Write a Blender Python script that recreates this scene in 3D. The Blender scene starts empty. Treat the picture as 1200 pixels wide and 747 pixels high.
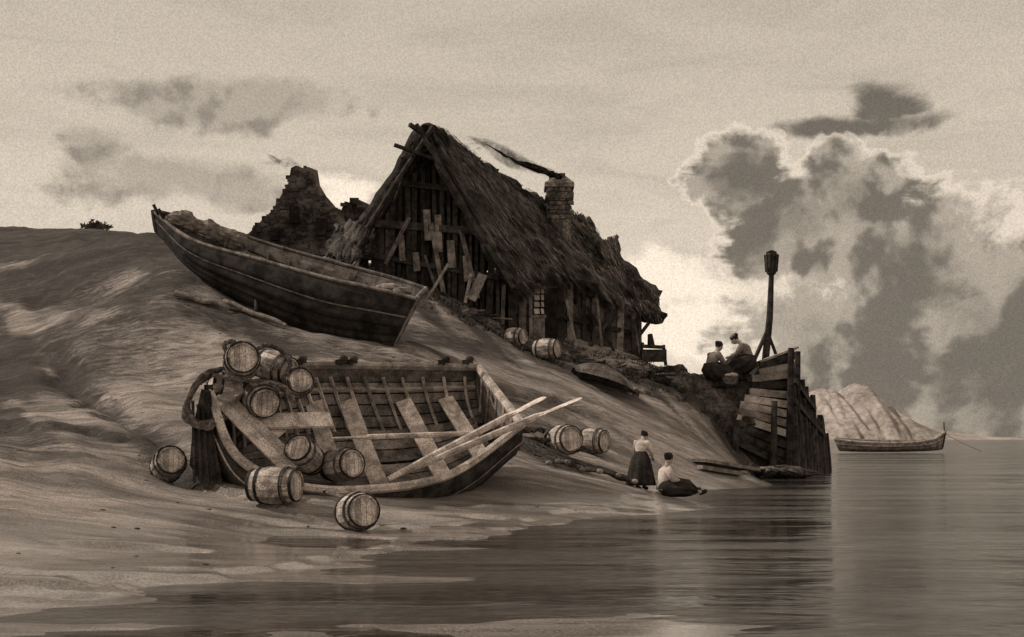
import bpy, math, random
import numpy as np
from mathutils import Vector, Matrix
random.seed(7); rng=np.random.default_rng(7)
F=1300.0;H=1.5;HY=512.0
def P(px,py,d): return Vector(((px-600)/F*d, d, H+(HY-py)/F*d))
sc=bpy.context.scene
# ------------------------------------------------------------ materials
def mk(nt,typ,ins=None,**props):
    n=nt.nodes.new(typ)
    for k,v in props.items(): setattr(n,k,v)
    for k,v in (ins or {}).items():
        s=n.inputs[k]
        if isinstance(v,bpy.types.NodeSocket): nt.links.new(v,s)
        else: s.default_value=v
    return n
def col(c): return (c[0],c[1],c[2],1)
def SEP(v): return (v*1.13,v*0.97,v*0.88)
def SKY(v): return (v*1.14,v*0.985,v*0.80)
def math_(nt,op,a,b=0.0,c=None,clamp=False):
    ins={0:a,1:b}
    if c is not None: ins[2]=c
    n=mk(nt,'ShaderNodeMath',ins,operation=op); n.use_clamp=clamp
    return n.outputs[0]
def maprange(nt,v,a,b,c=0.0,d=1.0,smooth=True):
    n=mk(nt,'ShaderNodeMapRange',{'Value':v,'From Min':a,'From Max':b,'To Min':c,'To Max':d})
    n.interpolation_type='SMOOTHSTEP' if smooth else 'LINEAR'
    return n.outputs['Result']
def mixc(nt,f,a,b,mode='MIX'):
    n=nt.nodes.new('ShaderNodeMix'); n.data_type='RGBA'; n.blend_type=mode
    for s,v in ((n.inputs[0],f),(n.inputs[6],a),(n.inputs[7],b)):
        if isinstance(v,bpy.types.NodeSocket): nt.links.new(v,s)
        else: s.default_value=v if not isinstance(v,tuple) or len(v)==4 else col(v)
    return n.outputs[2]
def noise_(nt,vec,scale,detail=4,rough=.6,dist=0.0):
    return mk(nt,'ShaderNodeTexNoise',{'Vector':vec,'Scale':scale,'Detail':detail,'Roughness':rough,'Distortion':dist}).outputs['Fac']
def M(name,l1,l2,scale=3.0,rough=.9,bump=.4,stretch=(1,1,1),island=.35,speck=.35,speckscale=45,rot=(0,0,0)):
    m=bpy.data.materials.new(name); m.use_nodes=True; nt=m.node_tree
    b=nt.nodes['Principled BSDF']
    tc=mk(nt,'ShaderNodeTexCoord').outputs['Object']
    mp=mk(nt,'ShaderNodeMapping',{'Vector':tc,'Scale':stretch,'Rotation':rot}).outputs[0]
    n1=noise_(nt,mp,scale,4,.65,.3)
    f=maprange(nt,n1,.35,.65)
    c=mixc(nt,f,SEP(l1),SEP(l2))
    n2=noise_(nt,mp,speckscale,2,.7)
    g=maprange(nt,n2,.3,.7,1-speck,1+speck)
    geo=mk(nt,'ShaderNodeNewGeometry')
    g2=maprange(nt,geo.outputs['Random Per Island'],0,1,1-island,1+island,False)
    g=math_(nt,'MULTIPLY',g,g2)
    vm=mk(nt,'ShaderNodeVectorMath',{0:c},operation='SCALE'); nt.links.new(g,vm.inputs['Scale'])
    nt.links.new(vm.outputs[0],b.inputs['Base Color'])
    b.inputs['Roughness'].default_value=rough
    b.inputs['Specular IOR Level'].default_value=.12
    hh=math_(nt,'ADD',n1,math_(nt,'MULTIPLY',n2,.35))
    bp=mk(nt,'ShaderNodeBump',{'Height':hh,'Strength':bump,'Distance':.06})
    nt.links.new(bp.outputs[0],b.inputs['Normal'])
    return m
wood_pale=M('wood_pale',.24,.55,3,speck=.5)
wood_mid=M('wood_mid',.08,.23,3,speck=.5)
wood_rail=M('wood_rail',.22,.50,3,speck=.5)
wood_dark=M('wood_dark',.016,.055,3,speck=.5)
wood_black=M('wood_black',.008,.026,3,speck=.5)
hull2m=M('tarred_hull',.008,.034,2,speck=.5,island=.5)
hoop=M('hoop_iron',.015,.035,8,rough=.6,island=.1)
barrelw=M('barrel_wood',.16,.42,5,island=.5,speck=.5)
thatch=M('thatch',.022,.10,1.3,bump=1,speck=.6,speckscale=16)
straw=M('straw',.03,.24,.8,island=.85)
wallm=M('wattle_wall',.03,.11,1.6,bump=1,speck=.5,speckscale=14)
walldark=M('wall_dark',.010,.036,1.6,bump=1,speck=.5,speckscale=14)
stonem=M('stone',.06,.20,1.5,bump=1,speck=.5,speckscale=9)
rope=M('rope',.05,.16,10)
netm=M('net_twine',.03,.07,10)
rockm=M('rock',.03,.12,1.2,bump=1,speck=.5,speckscale=9)
cliffm=M('cliff_hazed',.18,.34,.03,bump=.3,speck=.25,speckscale=.3)  # pale tone: distance haze put into the cliff colour
skin=M('skin',.33,.40,6,island=0,speck=.1,bump=.05)
clothl=M('cloth_light',.36,.56,4,island=.2,bump=.3)
clothm=M('cloth_mid',.12,.22,4,island=.2,bump=.3)
clothd=M('cloth_dark',.015,.04,4,island=.2,bump=.3)
hairm=M('hair',.012,.03,20,island=0)
grassm=M('grass_blades',.02,.09,2,island=.8)
# ------------------------------------------------------------ builder
class B:
    def __init__(s): s.v=[];s.f=[];s.m=[]
    def add(s,vs,fs,mi=0):
        o=len(s.v); s.v+= [tuple(v) for v in vs]; s.f+=[tuple(i+o for i in f) for f in fs]; s.m+=[mi]*len(fs)
    def beam(s,p,q,w,h,up=(0,0,1),mi=0,taper=1.0):
        p=Vector(p);q=Vector(q);d=(q-p).normalized();up=Vector(up)
        a=d.cross(up)
        if a.length<1e-3: a=d.cross(Vector((1,0,0)))
        a.normalize(); b=a.cross(d)
        vs=[]
        for c,k in ((p,1),(q,taper)):
            for x,y in ((-1,-1),(1,-1),(1,1),(-1,1)):
                vs.append(c+a*(x*w/2*k)+b*(y*h/2*k))
        s.add(vs,[(3,2,1,0),(4,5,6,7),(0,1,5,4),(1,2,6,5),(2,3,7,6),(3,0,4,7)],mi)
    def tube(s,pts,rads,n=8,mi=0,up=(0,0,1),fold=0.0,nf=9):
        pts=[Vector(p) for p in pts]
        if not isinstance(rads,(list,tuple)): rads=[rads]*len(pts)
        vs=[];up=Vector(up);pa=None
        for i,p in enumerate(pts):
            d=(pts[min(i+1,len(pts)-1)]-pts[max(i-1,0)]).normalized()
            a=d.cross(up) if pa is None else pa-d*pa.dot(d)
            if a.length<1e-2: a=d.cross(Vector((1,.2,0)))
            a.normalize(); pa=a; b=a.cross(d)
            r=rads[i]; rx,ry=(r if isinstance(r,(list,tuple)) else (r,r))
            for k in range(n):
                t=2*math.pi*k/n
                fo=1+fold*math.sin(nf*t+i*.4)*(i/len(pts))
                vs.append(p+a*(math.cos(t)*rx*fo)+b*(math.sin(t)*ry*fo))
        fs=[]
        for i in range(len(pts)-1):
            for k in range(n):
                k2=(k+1)%n
                fs.append((i*n+k,i*n+k2,(i+1)*n+k2,(i+1)*n+k))
        fs.append(tuple(range(n-1,-1,-1))); fs.append(tuple((len(pts)-1)*n+k for k in range(n)))
        s.add(vs,fs,mi)
    def ell(s,c,r,mi=0,rot=None,nu=14,nv=9,jit=0.0):
        rot=rot or Matrix.Identity(3); c=Vector(c);vs=[];fs=[]
        for j in range(nv+1):
            ph=math.pi*j/nv
            for i in range(nu):
                th=2*math.pi*i/nu
                k=1+random.uniform(-jit,jit)
                v=Vector((r[0]*math.sin(ph)*math.cos(th),r[1]*math.sin(ph)*math.sin(th),r[2]*math.cos(ph)))*k
                vs.append(c+rot@v)
        for j in range(nv):
            for i in range(nu):
                i2=(i+1)%nu
                fs.append((j*nu+i,(j+1)*nu+i,(j+1)*nu+i2,j*nu+i2))
        s.add(vs,fs,mi)
    def obj(s,name,mats,parent=None,smooth=False):
        me=bpy.data.meshes.new(name); me.from_pydata(s.v,[],s.f)
        for m in mats: me.materials.append(m)
        me.polygons.foreach_set('material_index',s.m)
        if smooth: me.polygons.foreach_set('use_smooth',[True]*len(s.f))
        me.update()
        o=bpy.data.objects.new(name,me); sc.collection.objects.link(o)
        if parent: o.parent=parent
        return o
def empty(name):
    e=bpy.data.objects.new(name,None); sc.collection.objects.link(e); return e
# ------------------------------------------------------------ terrain
def vn(x,y):
    xi=np.floor(x);yi=np.floor(y);fx=x-xi;fy=y-yi
    def h(a,b):
        t=np.sin(a*127.1+b*311.7)*43758.5453; return t-np.floor(t)
    u=fx*fx*(3-2*fx);v=fy*fy*(3-2*fy)
    return (h(xi,yi)*(1-u)+h(xi+1,yi)*u)*(1-v)+(h(xi,yi+1)*(1-u)+h(xi+1,yi+1)*u)*v
def fbm(x,y,o=4):
    r=0;a=.5;
    for i in range(o):
        r=r+a*vn(x,y);x=x*2.03+11.3;y=y*2.03+5.7;a*=.5
    return r
def fb1(a,b_,o=3): return float(fbm(np.array([float(a)]),np.array([float(b_)]),o)[0])
ctrl=[]
def cw(x,y,z): ctrl.append((x,y,z))
def cp(px,py,d):
    p=P(px,py,d); ctrl.append((p.x,p.y,p.z))
for x,y in ((-3.5,10.4),(-1.2,15.2),(1.7,21),(5.2,31),(9.7,42),(11.5,50),(13,60)): cw(x,y,0.01)
for x,y,z in ((-6,6,.0),(0,5,.0),(0,10,-.003),(3,8,-.015),(4,12,-.025),(3,17,-.03),(6,24,-.1),(9,33,-.3),(13,42,-.5),(16,52,-.7),(20,30,-.8),(14,15,-.3),(12,5,-.2),(22,60,-1)): cw(x,y,z)
for a in ((0,650,12.5),(0,560,18),(0,505,24),(150,530,21.5),(245,574,20.3),(320,597,18.9),(350,574,20.6),(480,577,21.6),(600,552,24),
  (755,574,27),(690,560,25.5),(870,552,39),(150,450,29),(0,450,30),(300,400,31.5),(400,412,31.5),(470,404,33),(0,400,36),(0,300,52),(0,264,58),(100,268,55),
  (225,314,36),(290,352,35.4),(370,387,34.8),(200,345,33.8),(160,274,43),(300,297,50),(430,312,44.5),(540,352,42.8),(600,394,43),(690,408,45),(760,425,47),
  (600,450,35),(540,400,38),(700,470,36),(700,520,31),(830,502,40),(800,545,33),(840,458,43),(800,440,44.5),(852,516,41.5),(880,548,41),(650,430,40),(400,360,39)): cp(*a)
for a in ((-10,55,10.5),(-20,65,12.5),(-2.5,22.9,.75),(-1,24.2,1.0),(0,60,7),(6,58,4),(9,52,2.2),(-3,52,8.6),(-30,60,13),(-30,40,6),(-25,25,2),(-20,14,.5),(-2.4,17,.05)): cw(*a)
C=np.array(ctrl);n=len(C)
def phi(r2): return np.sqrt(r2+1.2)
D2=((C[:,None,:2]-C[None,:,:2])**2).sum(-1)
A=np.zeros((n+3,n+3));A[:n,:n]=phi(D2)-np.eye(n)*0.12
A[:n,n]=1;A[:n,n+1:]=C[:,:2];A[n,:n]=1;A[n+1:,:n]=C[:,:2].T
sol=np.linalg.solve(A,np.concatenate([C[:,2],[0,0,0]]))
def sstep(v,a,b):
    t=np.clip((v-a)/(b-a),0,1);return t*t*(3-2*t)
WX=[-20,-9,-3.5,-1.2,1.7,5.2,9.7,11.5,13];WY=[8,9,10.4,15.2,21,31,42,50,62]
def segd(x,y,pts):
    best=np.full(x.shape,1e9);side=np.zeros(x.shape)
    for (ax,ay),(bx,by) in zip(pts[:-1],pts[1:]):
        dx,dy=bx-ax,by-ay;t=np.clip(((x-ax)*dx+(y-ay)*dy)/(dx*dx+dy*dy),0,1)
        d=np.hypot(x-ax-t*dx,y-ay-t*dy);s=np.sign(dx*(y-ay)-dy*(x-ax))
        m=d<best;best=np.where(m,d,best);side=np.where(m,s,side)
    return best,side
def height(x,y,damp_shade=False):
    x=np.asarray(x,float);y=np.asarray(y,float);sh=x.shape;x=x.ravel();y=y.ravel()
    z=np.full(x.shape,sol[n])+sol[n+1]*x+sol[n+2]*y
    for i in range(n): z+=sol[i]*phi((x-C[i,0])**2+(y-C[i,1])**2)
    xc=np.interp(y,[-50,8,9,10.4,15.2,21,31,42,50,62,120,3000],[-30,-20,-9,-3.5,-1.2,1.7,5.2,9.7,11.5,6,-20,-1400])
    prof=np.interp(y,[-100,5,13,18,24,36,52,60,90,3000],[0.02,.05,.22,.83,1.6,4.6,10,12.6,13,13])
    S=sstep(xc-x,0,26)
    far=np.where(xc-x>0,prof*S,-np.clip((x-xc)*.05,0,2.5))
    w=sstep(x,-34,-25)*(1-sstep(x,17,25))*(1-sstep(y,56,68))*sstep(y,1,5)
    z=z*w+far*(1-w)
    bd,sd=segd(x,y,list(zip(WX,WY)))
    jag=(fbm(x*1.1,y*1.1,4)-.5)*2.2
    s=bd*sd+jag
    near=(1-sstep(y,26,36))
    z+=near*w*(.055*sstep(s,0,.25)*np.exp(-np.clip(s,0,9)/1.2)+.012*sstep(s,0,1)-.010)
    crack=np.exp(-(s/.10)**2)*near*(y<24)*sstep(fbm(x*.7,y*.7,2),.3,.5)
    z+=near*w*.09*(fbm(x*.4+y*.3,y*1.2,4)-.5)*(1-sstep(s,0,5))
    # shallow tidal runnels on the wet flat, left foreground
    z-=near*w*.14*sstep(fbm(x*.30+y*.2+4,y*.85,4),.46,.58)*(1-sstep(z,.06,.36))*sstep(s,.2,.8)
    up=sstep(z,.15,1.5)
    z+=up*(.5*(fbm(x*.22+3,y*.3,4)-.5)+.16*(fbm(x*.9+y*.6,y*1.1,3)-.5))
    al=.5*x-.85*y;ac=.85*x+.5*y
    st=fbm(ac*1.5,al*.22,4)
    z+=up*(.28*(st-.5)+.07*(fbm(x*3.5+y*2,y*4,2)-.5))
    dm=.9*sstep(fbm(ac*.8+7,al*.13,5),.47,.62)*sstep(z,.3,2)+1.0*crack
    # broad dark slope shading painted into the left flank
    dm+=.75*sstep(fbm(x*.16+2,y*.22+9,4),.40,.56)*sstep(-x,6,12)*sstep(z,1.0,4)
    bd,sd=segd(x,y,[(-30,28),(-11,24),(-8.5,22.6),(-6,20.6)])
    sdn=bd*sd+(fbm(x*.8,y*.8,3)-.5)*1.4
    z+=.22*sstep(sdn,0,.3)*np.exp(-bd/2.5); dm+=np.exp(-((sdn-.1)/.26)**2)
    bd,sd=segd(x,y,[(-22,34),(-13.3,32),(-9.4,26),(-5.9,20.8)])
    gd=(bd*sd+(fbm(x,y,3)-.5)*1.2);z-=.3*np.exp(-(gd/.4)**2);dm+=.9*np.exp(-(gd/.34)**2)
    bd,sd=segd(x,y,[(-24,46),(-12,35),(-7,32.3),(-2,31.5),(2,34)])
    gd=(bd*sd+(fbm(x*.7,y*.7,3)-.5)*2.4);z-=.22*np.exp(-(gd/.6)**2);dm+=.7*np.exp(-(gd/.9)**2)  # gully, with a shadowy dark band painted along it below the beached boat
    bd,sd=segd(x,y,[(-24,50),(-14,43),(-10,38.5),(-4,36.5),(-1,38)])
    gd=(bd*sd+(fbm(x*.7,y*.7,3)-.5)*2);dm+=.9*np.exp(-(gd/1.6)**2)  # colour only: shadow under the beached boat painted on the sand
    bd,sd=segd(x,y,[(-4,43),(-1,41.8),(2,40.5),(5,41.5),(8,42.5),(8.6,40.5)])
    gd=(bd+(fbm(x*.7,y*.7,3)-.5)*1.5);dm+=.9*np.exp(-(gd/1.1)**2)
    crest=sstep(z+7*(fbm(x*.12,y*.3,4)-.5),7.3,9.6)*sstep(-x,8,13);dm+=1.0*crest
    if damp_shade: return z.reshape(sh),np.clip(dm,0,1).reshape(sh)
    return z.reshape(sh)
def hz(x,y): return float(height(np.array([x]),np.array([y]))[0])
def G(px,py,d,up=0):
    p=P(px,py,d); return Vector((p.x,p.y,hz(p.x,p.y)+up))
def geo(a,b,nn,k=1.0): return list(a*(b/a)**(np.arange(1,nn+1)/nn))
xs=np.array(sorted([-26-v for v in geo(.5,3500,45)]+list(np.arange(-26,18,.12))+[18+v for v in geo(.5,3500,40)]))
ys=np.array([-300,-100,-30,-10,-3,0]+list(np.arange(1.5,30,.10))+list(np.arange(30,62,.2))+[62+v for v in geo(.4,5000,50)])
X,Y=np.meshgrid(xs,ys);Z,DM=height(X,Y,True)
nx,ny=len(xs),len(ys)
me=bpy.data.meshes.new('beach_ground')
co=np.stack([X,Y,Z],-1).reshape(-1,3)
me.vertices.add(len(co));me.vertices.foreach_set('co',co.ravel())
idx=np.arange(nx*ny).reshape(ny,nx)
q=np.stack([idx[:-1,:-1],idx[:-1,1:],idx[1:,1:],idx[1:,:-1]],-1).reshape(-1,4)
me.loops.add(q.size);me.loops.foreach_set('vertex_index',q.ravel().astype(np.int32))
me.polygons.add(len(q));me.polygons.foreach_set('loop_start',np.arange(0,q.size,4,dtype=np.int32))
me.polygons.foreach_set('loop_total',np.full(len(q),4,dtype=np.int32))
me.polygons.foreach_set('use_smooth',np.ones(len(q),dtype=bool))
me.update(calc_edges=True);me.validate()
at=me.attributes.new('damp_shade','FLOAT','POINT');at.data.foreach_set('value',DM.ravel().astype(np.float32))  # mask mixes damp sand and turf with painted slope shade
ground=bpy.data.objects.new('beach_ground',me);sc.collection.objects.link(ground)
gm=bpy.data.materials.new('sand');gm.use_nodes=True;nt=gm.node_tree;b=nt.nodes['Principled BSDF']
tc=mk(nt,'ShaderNodeTexCoord').outputs['Object']
sep=mk(nt,'ShaderNodeSeparateXYZ',{0:tc})
da=mk(nt,'ShaderNodeAttribute',attribute_name='damp_shade').outputs['Fac']
mp=mk(nt,'ShaderNodeMapping',{'Vector':tc,'Rotation':(0,0,.5),'Scale':(.35,1.3,1)}).outputs[0]
n1=noise_(nt,mp,.8,5,.6,.6); n2=noise_(nt,mp,5,4,.7,.4); n3=noise_(nt,tc,34,2,.8)
c=mixc(nt,maprange(nt,n1,.3,.7),SEP(.12),SEP(.36))
c=mixc(nt,maprange(nt,n2,.42,.7,0,.65),c,SEP(.09))
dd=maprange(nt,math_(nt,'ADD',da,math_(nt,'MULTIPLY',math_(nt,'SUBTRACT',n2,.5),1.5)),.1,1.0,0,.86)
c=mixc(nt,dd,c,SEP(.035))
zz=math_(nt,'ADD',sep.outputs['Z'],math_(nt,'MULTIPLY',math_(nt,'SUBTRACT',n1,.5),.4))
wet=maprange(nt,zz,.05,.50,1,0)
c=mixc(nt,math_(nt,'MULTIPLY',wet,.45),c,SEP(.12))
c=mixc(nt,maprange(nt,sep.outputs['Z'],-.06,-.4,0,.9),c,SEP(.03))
g=maprange(nt,n3,.25,.75,.5,1.5)
vm=mk(nt,'ShaderNodeVectorMath',{0:c},operation='SCALE');nt.links.new(g,vm.inputs['Scale'])
nt.links.new(vm.outputs[0],b.inputs['Base Color'])
nt.links.new(maprange(nt,wet,0,1,.95,.13),b.inputs['Roughness'])
nt.links.new(maprange(nt,wet,0,1,.1,.7),b.inputs['Specular IOR Level'])
hh=math_(nt,'ADD',math_(nt,'MULTIPLY',n2,1.0),math_(nt,'MULTIPLY',n3,.3))
bs=maprange(nt,wet,0,1,.9,.05)
bp=mk(nt,'ShaderNodeBump',{'Height':hh,'Distance':.08});nt.links.new(bs,bp.inputs['Strength'])
nt.links.new(bp.outputs[0],b.inputs['Normal'])
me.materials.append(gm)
# ------------------------------------------------------------ water
wm=bpy.data.materials.new('sea_water');wm.use_nodes=True;nt=wm.node_tree;nt.nodes.clear()
out=mk(nt,'ShaderNodeOutputMaterial')
tc=mk(nt,'ShaderNodeTexCoord').outputs['Object']
mp=mk(nt,'ShaderNodeMapping',{'Vector':tc,'Scale':(.32,1.5,1)}).outputs[0]
mp2=mk(nt,'ShaderNodeMapping',{'Vector':tc,'Scale':(.10,.5,1),'Rotation':(0,0,.12)}).outputs[0]
w1=noise_(nt,mp,1.4,4,.6,.5);w2=noise_(nt,mp,.3,3,.5,.3);w4=noise_(nt,mp2,.9,5,.65,.8)
hh=math_(nt,'ADD',w1,math_(nt,'MULTIPLY',w2,3))
bp=mk(nt,'ShaderNodeBump',{'Height':hh,'Distance':.09})
nt.links.new(maprange(nt,w4,.38,.62,.25,1.0),bp.inputs['Strength']);bp=bp.outputs[0]
gl=mk(nt,'ShaderNodeBsdfGlossy',{'Color':(.84,.82,.80,1),'Roughness':maprange(nt,w4,.38,.62,.07,.2),'Normal':bp}).outputs[0]
w3=noise_(nt,mp,.45,5,.65,.8)
tr=mk(nt,'ShaderNodeBsdfTransparent',{'Color':(.88,.86,.84,1)}).outputs[0]
df=mk(nt,'ShaderNodeBsdfDiffuse',{'Color':col(SEP(.03))}).outputs[0]
body=mk(nt,'ShaderNodeMixShader',{0:maprange(nt,w3,.40,.65,.05,.75),1:tr,2:df}).outputs[0]
fr=mk(nt,'ShaderNodeFresnel',{'IOR':1.33,'Normal':bp}).outputs[0]
mx=mk(nt,'ShaderNodeMixShader',{0:fr,1:body,2:gl}).outputs[0]
nt.links.new(mx,out.inputs[0])
w=B();w.add([(-60,-200,0),(6000,-200,0),(6000,6000,0),(-60,6000,0)],[(0,1,2,3)])
w.obj('sea_water',[wm])
# ------------------------------------------------------------ barrels
def barrel(c,axis,R=.33,L=.78,name='barrel'):
    c=Vector(c);a=Vector(axis).normalized();u=a.cross(Vector((0,0,1)))
    if u.length<.01:u=Vector((1,0,0))
    u.normalize();v=u.cross(a);bb=B();N=16;K=7;ph=random.random()*6
    rad=lambda t:R*(1-.21*t*t)
    for i in range(N):
        t0=ph+2*math.pi*(i+.03)/N;t1=ph+2*math.pi*(i+.97)/N;vs=[];fs=[]
        jr=random.uniform(-.006,.006)
        for k in range(K):
            t=-1+2*k/(K-1);r=rad(t)+jr
            for rr,th in ((r,t0),(r,t1),(r-.03,t1),(r-.03,t0)):
                vs.append(c+a*(t*L/2)+(u*math.cos(th)+v*math.sin(th))*rr)
        for k in range(K-1):
            for j in range(4):
                j2=(j+1)%4;fs.append((k*4+j,k*4+j2,(k+1)*4+j2,(k+1)*4+j))
        fs+=[(3,2,1,0),tuple((K-1)*4+j for j in range(4))]
        bb.add(vs,fs,0)
    for sg in (-1,1):
        r=rad(.92)-.028;n=5
        for i in range(n):
            x0=-r+2*r*(i+.03)/n;x1=-r+2*r*(i+.97)/n
            top=[];bot=[]
            for k in range(5):
                x=x0+(x1-x0)*k/4;y=math.sqrt(max(0,r*r-x*x));top.append((x,y));bot.append((x,-y))
            pl=top+bot[::-1]
            bb.add([c+a*(sg*.92*L/2)+u*x+v*y for x,y in pl],[tuple(range(10))],2)
    for t in (-.93,-.55,.55,.93):
        m=24;vs=[];fs=[]
        for i in range(m):
            th=2*math.pi*i/m;dr=u*math.cos(th)+v*math.sin(th)
            for o,rr in ((-.028,0.0),(-.028,.014),(.028,.014),(.028,0.0)):
                vs.append(c+a*(t*L/2+o)+dr*(rad(t)+rr))
        for i in range(m):
            i2=(i+1)%m
            for j in range(3): fs.append((i*4+j,i*4+j+1,i2*4+j+1,i2*4+j))
        bb.add(vs,fs,1)
    pts=[c+a*(.3*L)+(u*math.cos(q*.5)+v*math.sin(q*.5))*(rad(.6)+.02) for q in range(14)]
    bb.tube(pts,.014,5,3)
    return bb.obj(name,[barrelw,hoop,wood_pale,rope])
barrel(P(283,424,20.6),(.3,-1,.15),.34,.8)
barrel(P(321,431,21.3),(.9,-.5,-.25),.33,.8)
barrel(P(350,449,21.0),(.3,-1,.1),.28,.66)
barrel(P(268,457,20.9),(-.9,-.5,.2),.33,.75)
barrel(P(305,467,20.8),(.5,-1,-.3),.33,.78)
barrel(P(358,534,20.75),(-.3,-1,.5),.30,.72)
barrel(P(400,545,20.95),(.7,-.8,.1),.32,.8)
def gb(px,py,d,axis,R,L):
    p=G(px,py,d);a=Vector(axis);p.z+=R*.94;return barrel(p,a,R,L)
gb(197,513,20.6,(.5,-1,.35),.31,.72)
gb(322,575,19.1,(1,-.25,0),.33,.85)
gb(418,605,17.2,(.5,-1,.12),.30,.72)
gb(660,528,28.5,(.5,-1,.1),.40,.9)
gb(694,525,30,(.9,-.6,0),.36,.8)
gb(640,410,41,(1,-.5,0),.40,.95)
gb(602,400,41.8,(.9,-.6,0),.36,.9)
# ------------------------------------------------------------ boats
def cat(pts,s):
    n=len(pts);i=min(int(s),n-2);t=s-i
    p0=pts[i-1] if i>0 else pts[0]*2-pts[1];p1=pts[i];p2=pts[i+1];p3=pts[i+2] if i+2<n else pts[-1]*2-pts[-2]
    return .5*((2*p1)+(p2-p0)*t+(2*p0-5*p1+4*p2-p3)*t*t+(3*p1-p0-3*p2+p3)*t**3)
def boat(name,st,mh,mr,mi_,thw=(),rails=.06,ribs=16,strk=7,plankw=.3,floor=True,mfl=None,railn=6):
    root=empty(name);near=[s[0] for s in st];far=[s[1] for s in st];keel=[s[2] for s in st];E=len(st)-1
    def sec(s,th,k=1.0):
        a,b_,c_=cat(near,s),cat(far,s),cat(keel,s);m=(a+b_)/2
        si,co_=math.sin(th),max(0,math.cos(th))
        return m+(b_-a)/2*(math.copysign(abs(si)**.8,si))*k+(c_-m)*(co_**.75)*k
    hb=B();NS=44
    for side in (-1,1):
        for j in range(strk):
            t0=side*(math.pi/2)*j/strk;t1=side*(math.pi/2)*(j+1)/strk;vs=[];fs=[]
            for i in range(NS+1):
                s=E*i/NS
                for q in range(4):
                    f=q/3;vs.append(sec(s,t0+(t1-t0)*f,1.05-.055*f))
            for i in range(NS):
                for q in range(3): fs.append((i*4+q,i*4+q+1,(i+1)*4+q+1,(i+1)*4+q))
            hb.add(vs,fs)
    h=hb.obj('hull',[mh],root,True);md=h.modifiers.new('s','SOLIDIFY');md.thickness=.035;md.offset=0
    lb=B()
    for side in (-1,1):
        for j in range(2,8):
            t0=side*(math.pi/2)*(j+.06)/8;t1=side*(math.pi/2)*(j+.94)/8;vs=[];fs=[]
            for i in range(31):
                s=E*(.04+.95*i/30);vs+=[sec(s,t0,.965),sec(s,t1,.965)]
            for i in range(30): fs.append((2*i,2*i+1,2*i+3,2*i+2))
            lb.add(vs,fs)
    lb.obj('inner_planks',[mi_],root,True)
    rb=B()
    for cv in (near,far):
        pts=[cat(cv,E*i/40) for i in range(41)]
        rb.tube(pts,[rails]*41,railn)
        mid=[sec(E*i/40,(-1 if cv is near else 1)*math.pi/2*.84,1.03) for i in range(41)]
        rb.tube(mid,[rails*.5]*41,5)
        mid=[sec(E*(.03+.96*i/40),(-1 if cv is near else 1)*math.pi/2*.80,.95) for i in range(41)]
        rb.tube(mid,[rails*.6]*41,4)
    rb.obj('gunwale_rails',[mr],root)
    kb=B();kb.tube([cat(keel,E*i/30) for i in range(31)],[.07]*31,6)
    a,c_=near[0],keel[0];kb.tube([a+(a-c_)*.06,a*.66+c_*.34,a*.33+c_*.67,c_],[.09,.1,.1,.09],6)
    kb.obj('keel_and_stem',[wood_dark],root)
    ib=B()
    for i in range(1,ribs):
        s=E*(i+.3)/ribs
        if s<.35: continue
        pts=[sec(s,math.radians(-84+168*k/16),.935) for k in range(17)]
        ib.tube(pts,[.04]*17,4)
    ib.obj('ribs',[mr],root)
    tb=B()
    for k in range(9):
        c0=math.pi/2*(k+.04)/9;c1=math.pi/2*(k+.96)/9
        vs=[sec(E,-c1),sec(E,-c0),sec(E,c0),sec(E,c1)];tb.add(vs,[(0,1,2,3)])
    t_=tb.obj('transom',[mi_],root);md=t_.modifiers.new('s','SOLIDIFY');md.thickness=.06
    tb=B();tb.tube([near[-1],(near[-1]+far[-1])/2,far[-1]],[rails*1.1]*3,6)
    for k in range(1,6):
        a=near[-1].lerp(far[-1],k/6)
        th=math.asin(max(-1,min(1,(k/3-1))));e=sec(E,th*.95,.95)
        off=(cat(near,E-.3)+cat(far,E-.3)-near[-1]-far[-1]).normalized()*.07
        tb.tube([a+off,e+off],[.035]*2,4)
    tb.obj('transom_frames',[mr],root)
    if floor:
        fb=B()
        for j in range(6):
            t0=math.radians(-30+10*j+.7);t1=math.radians(-30+10*j+9.3);vs=[];fs=[]
            for i in range(21):
                s=E*(.1+.86*i/20);vs+=[sec(s,t0,.86),sec(s,t1,.86)]
            for i in range(20): fs.append((2*i,2*i+1,2*i+3,2*i+2))
            fb.add(vs,fs)
        f_=fb.obj('floorboards',[mfl or mi_],root);md=f_.modifiers.new('s','SOLIDIFY');md.thickness=.03
    th=B()
    for s in thw:
        p,q_=sec(s,math.radians(-60),.95),sec(s,math.radians(60),.95)
        th.beam(p,q_,plankw,.055,((sec(s,math.radians(-89))+sec(s,math.radians(89)))/2-sec(s,0)))
    if thw: th.obj('thwarts',[wood_pale],root)
    return root,sec
V=Vector
st1=[(P(245,458,20.3),P(247,457,20.3),P(247,571,20.3)),
 (P(276,533,19.9),P(283,442,21.2),V((-4.9,20.95,.72))),
 (P(345,569,19.9),P(320,431,22.0),V((-4.1,21.8,.72))),
 (P(430,574,20.3),P(377,428,22.7),V((-3.1,22.5,.78))),
 (P(528,556,21.2),P(460,429,23.5),V((-1.7,23.3,.9))),
 (P(612,498,22.6),P(560,431,24.6),V((-.35,24.3,1.45)))]
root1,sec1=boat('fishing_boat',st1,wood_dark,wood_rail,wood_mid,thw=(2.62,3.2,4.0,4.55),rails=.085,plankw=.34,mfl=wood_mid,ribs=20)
x=B()
for k,(a,b_) in enumerate((((252,466,20.35),(338,552,20.2)),((262,462,20.6),(350,546,20.5)),((274,462,20.9),(330,510,20.9)))):
    x.beam(P(*a),P(*b_),.22,.04,(0,-.6,.8))
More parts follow.
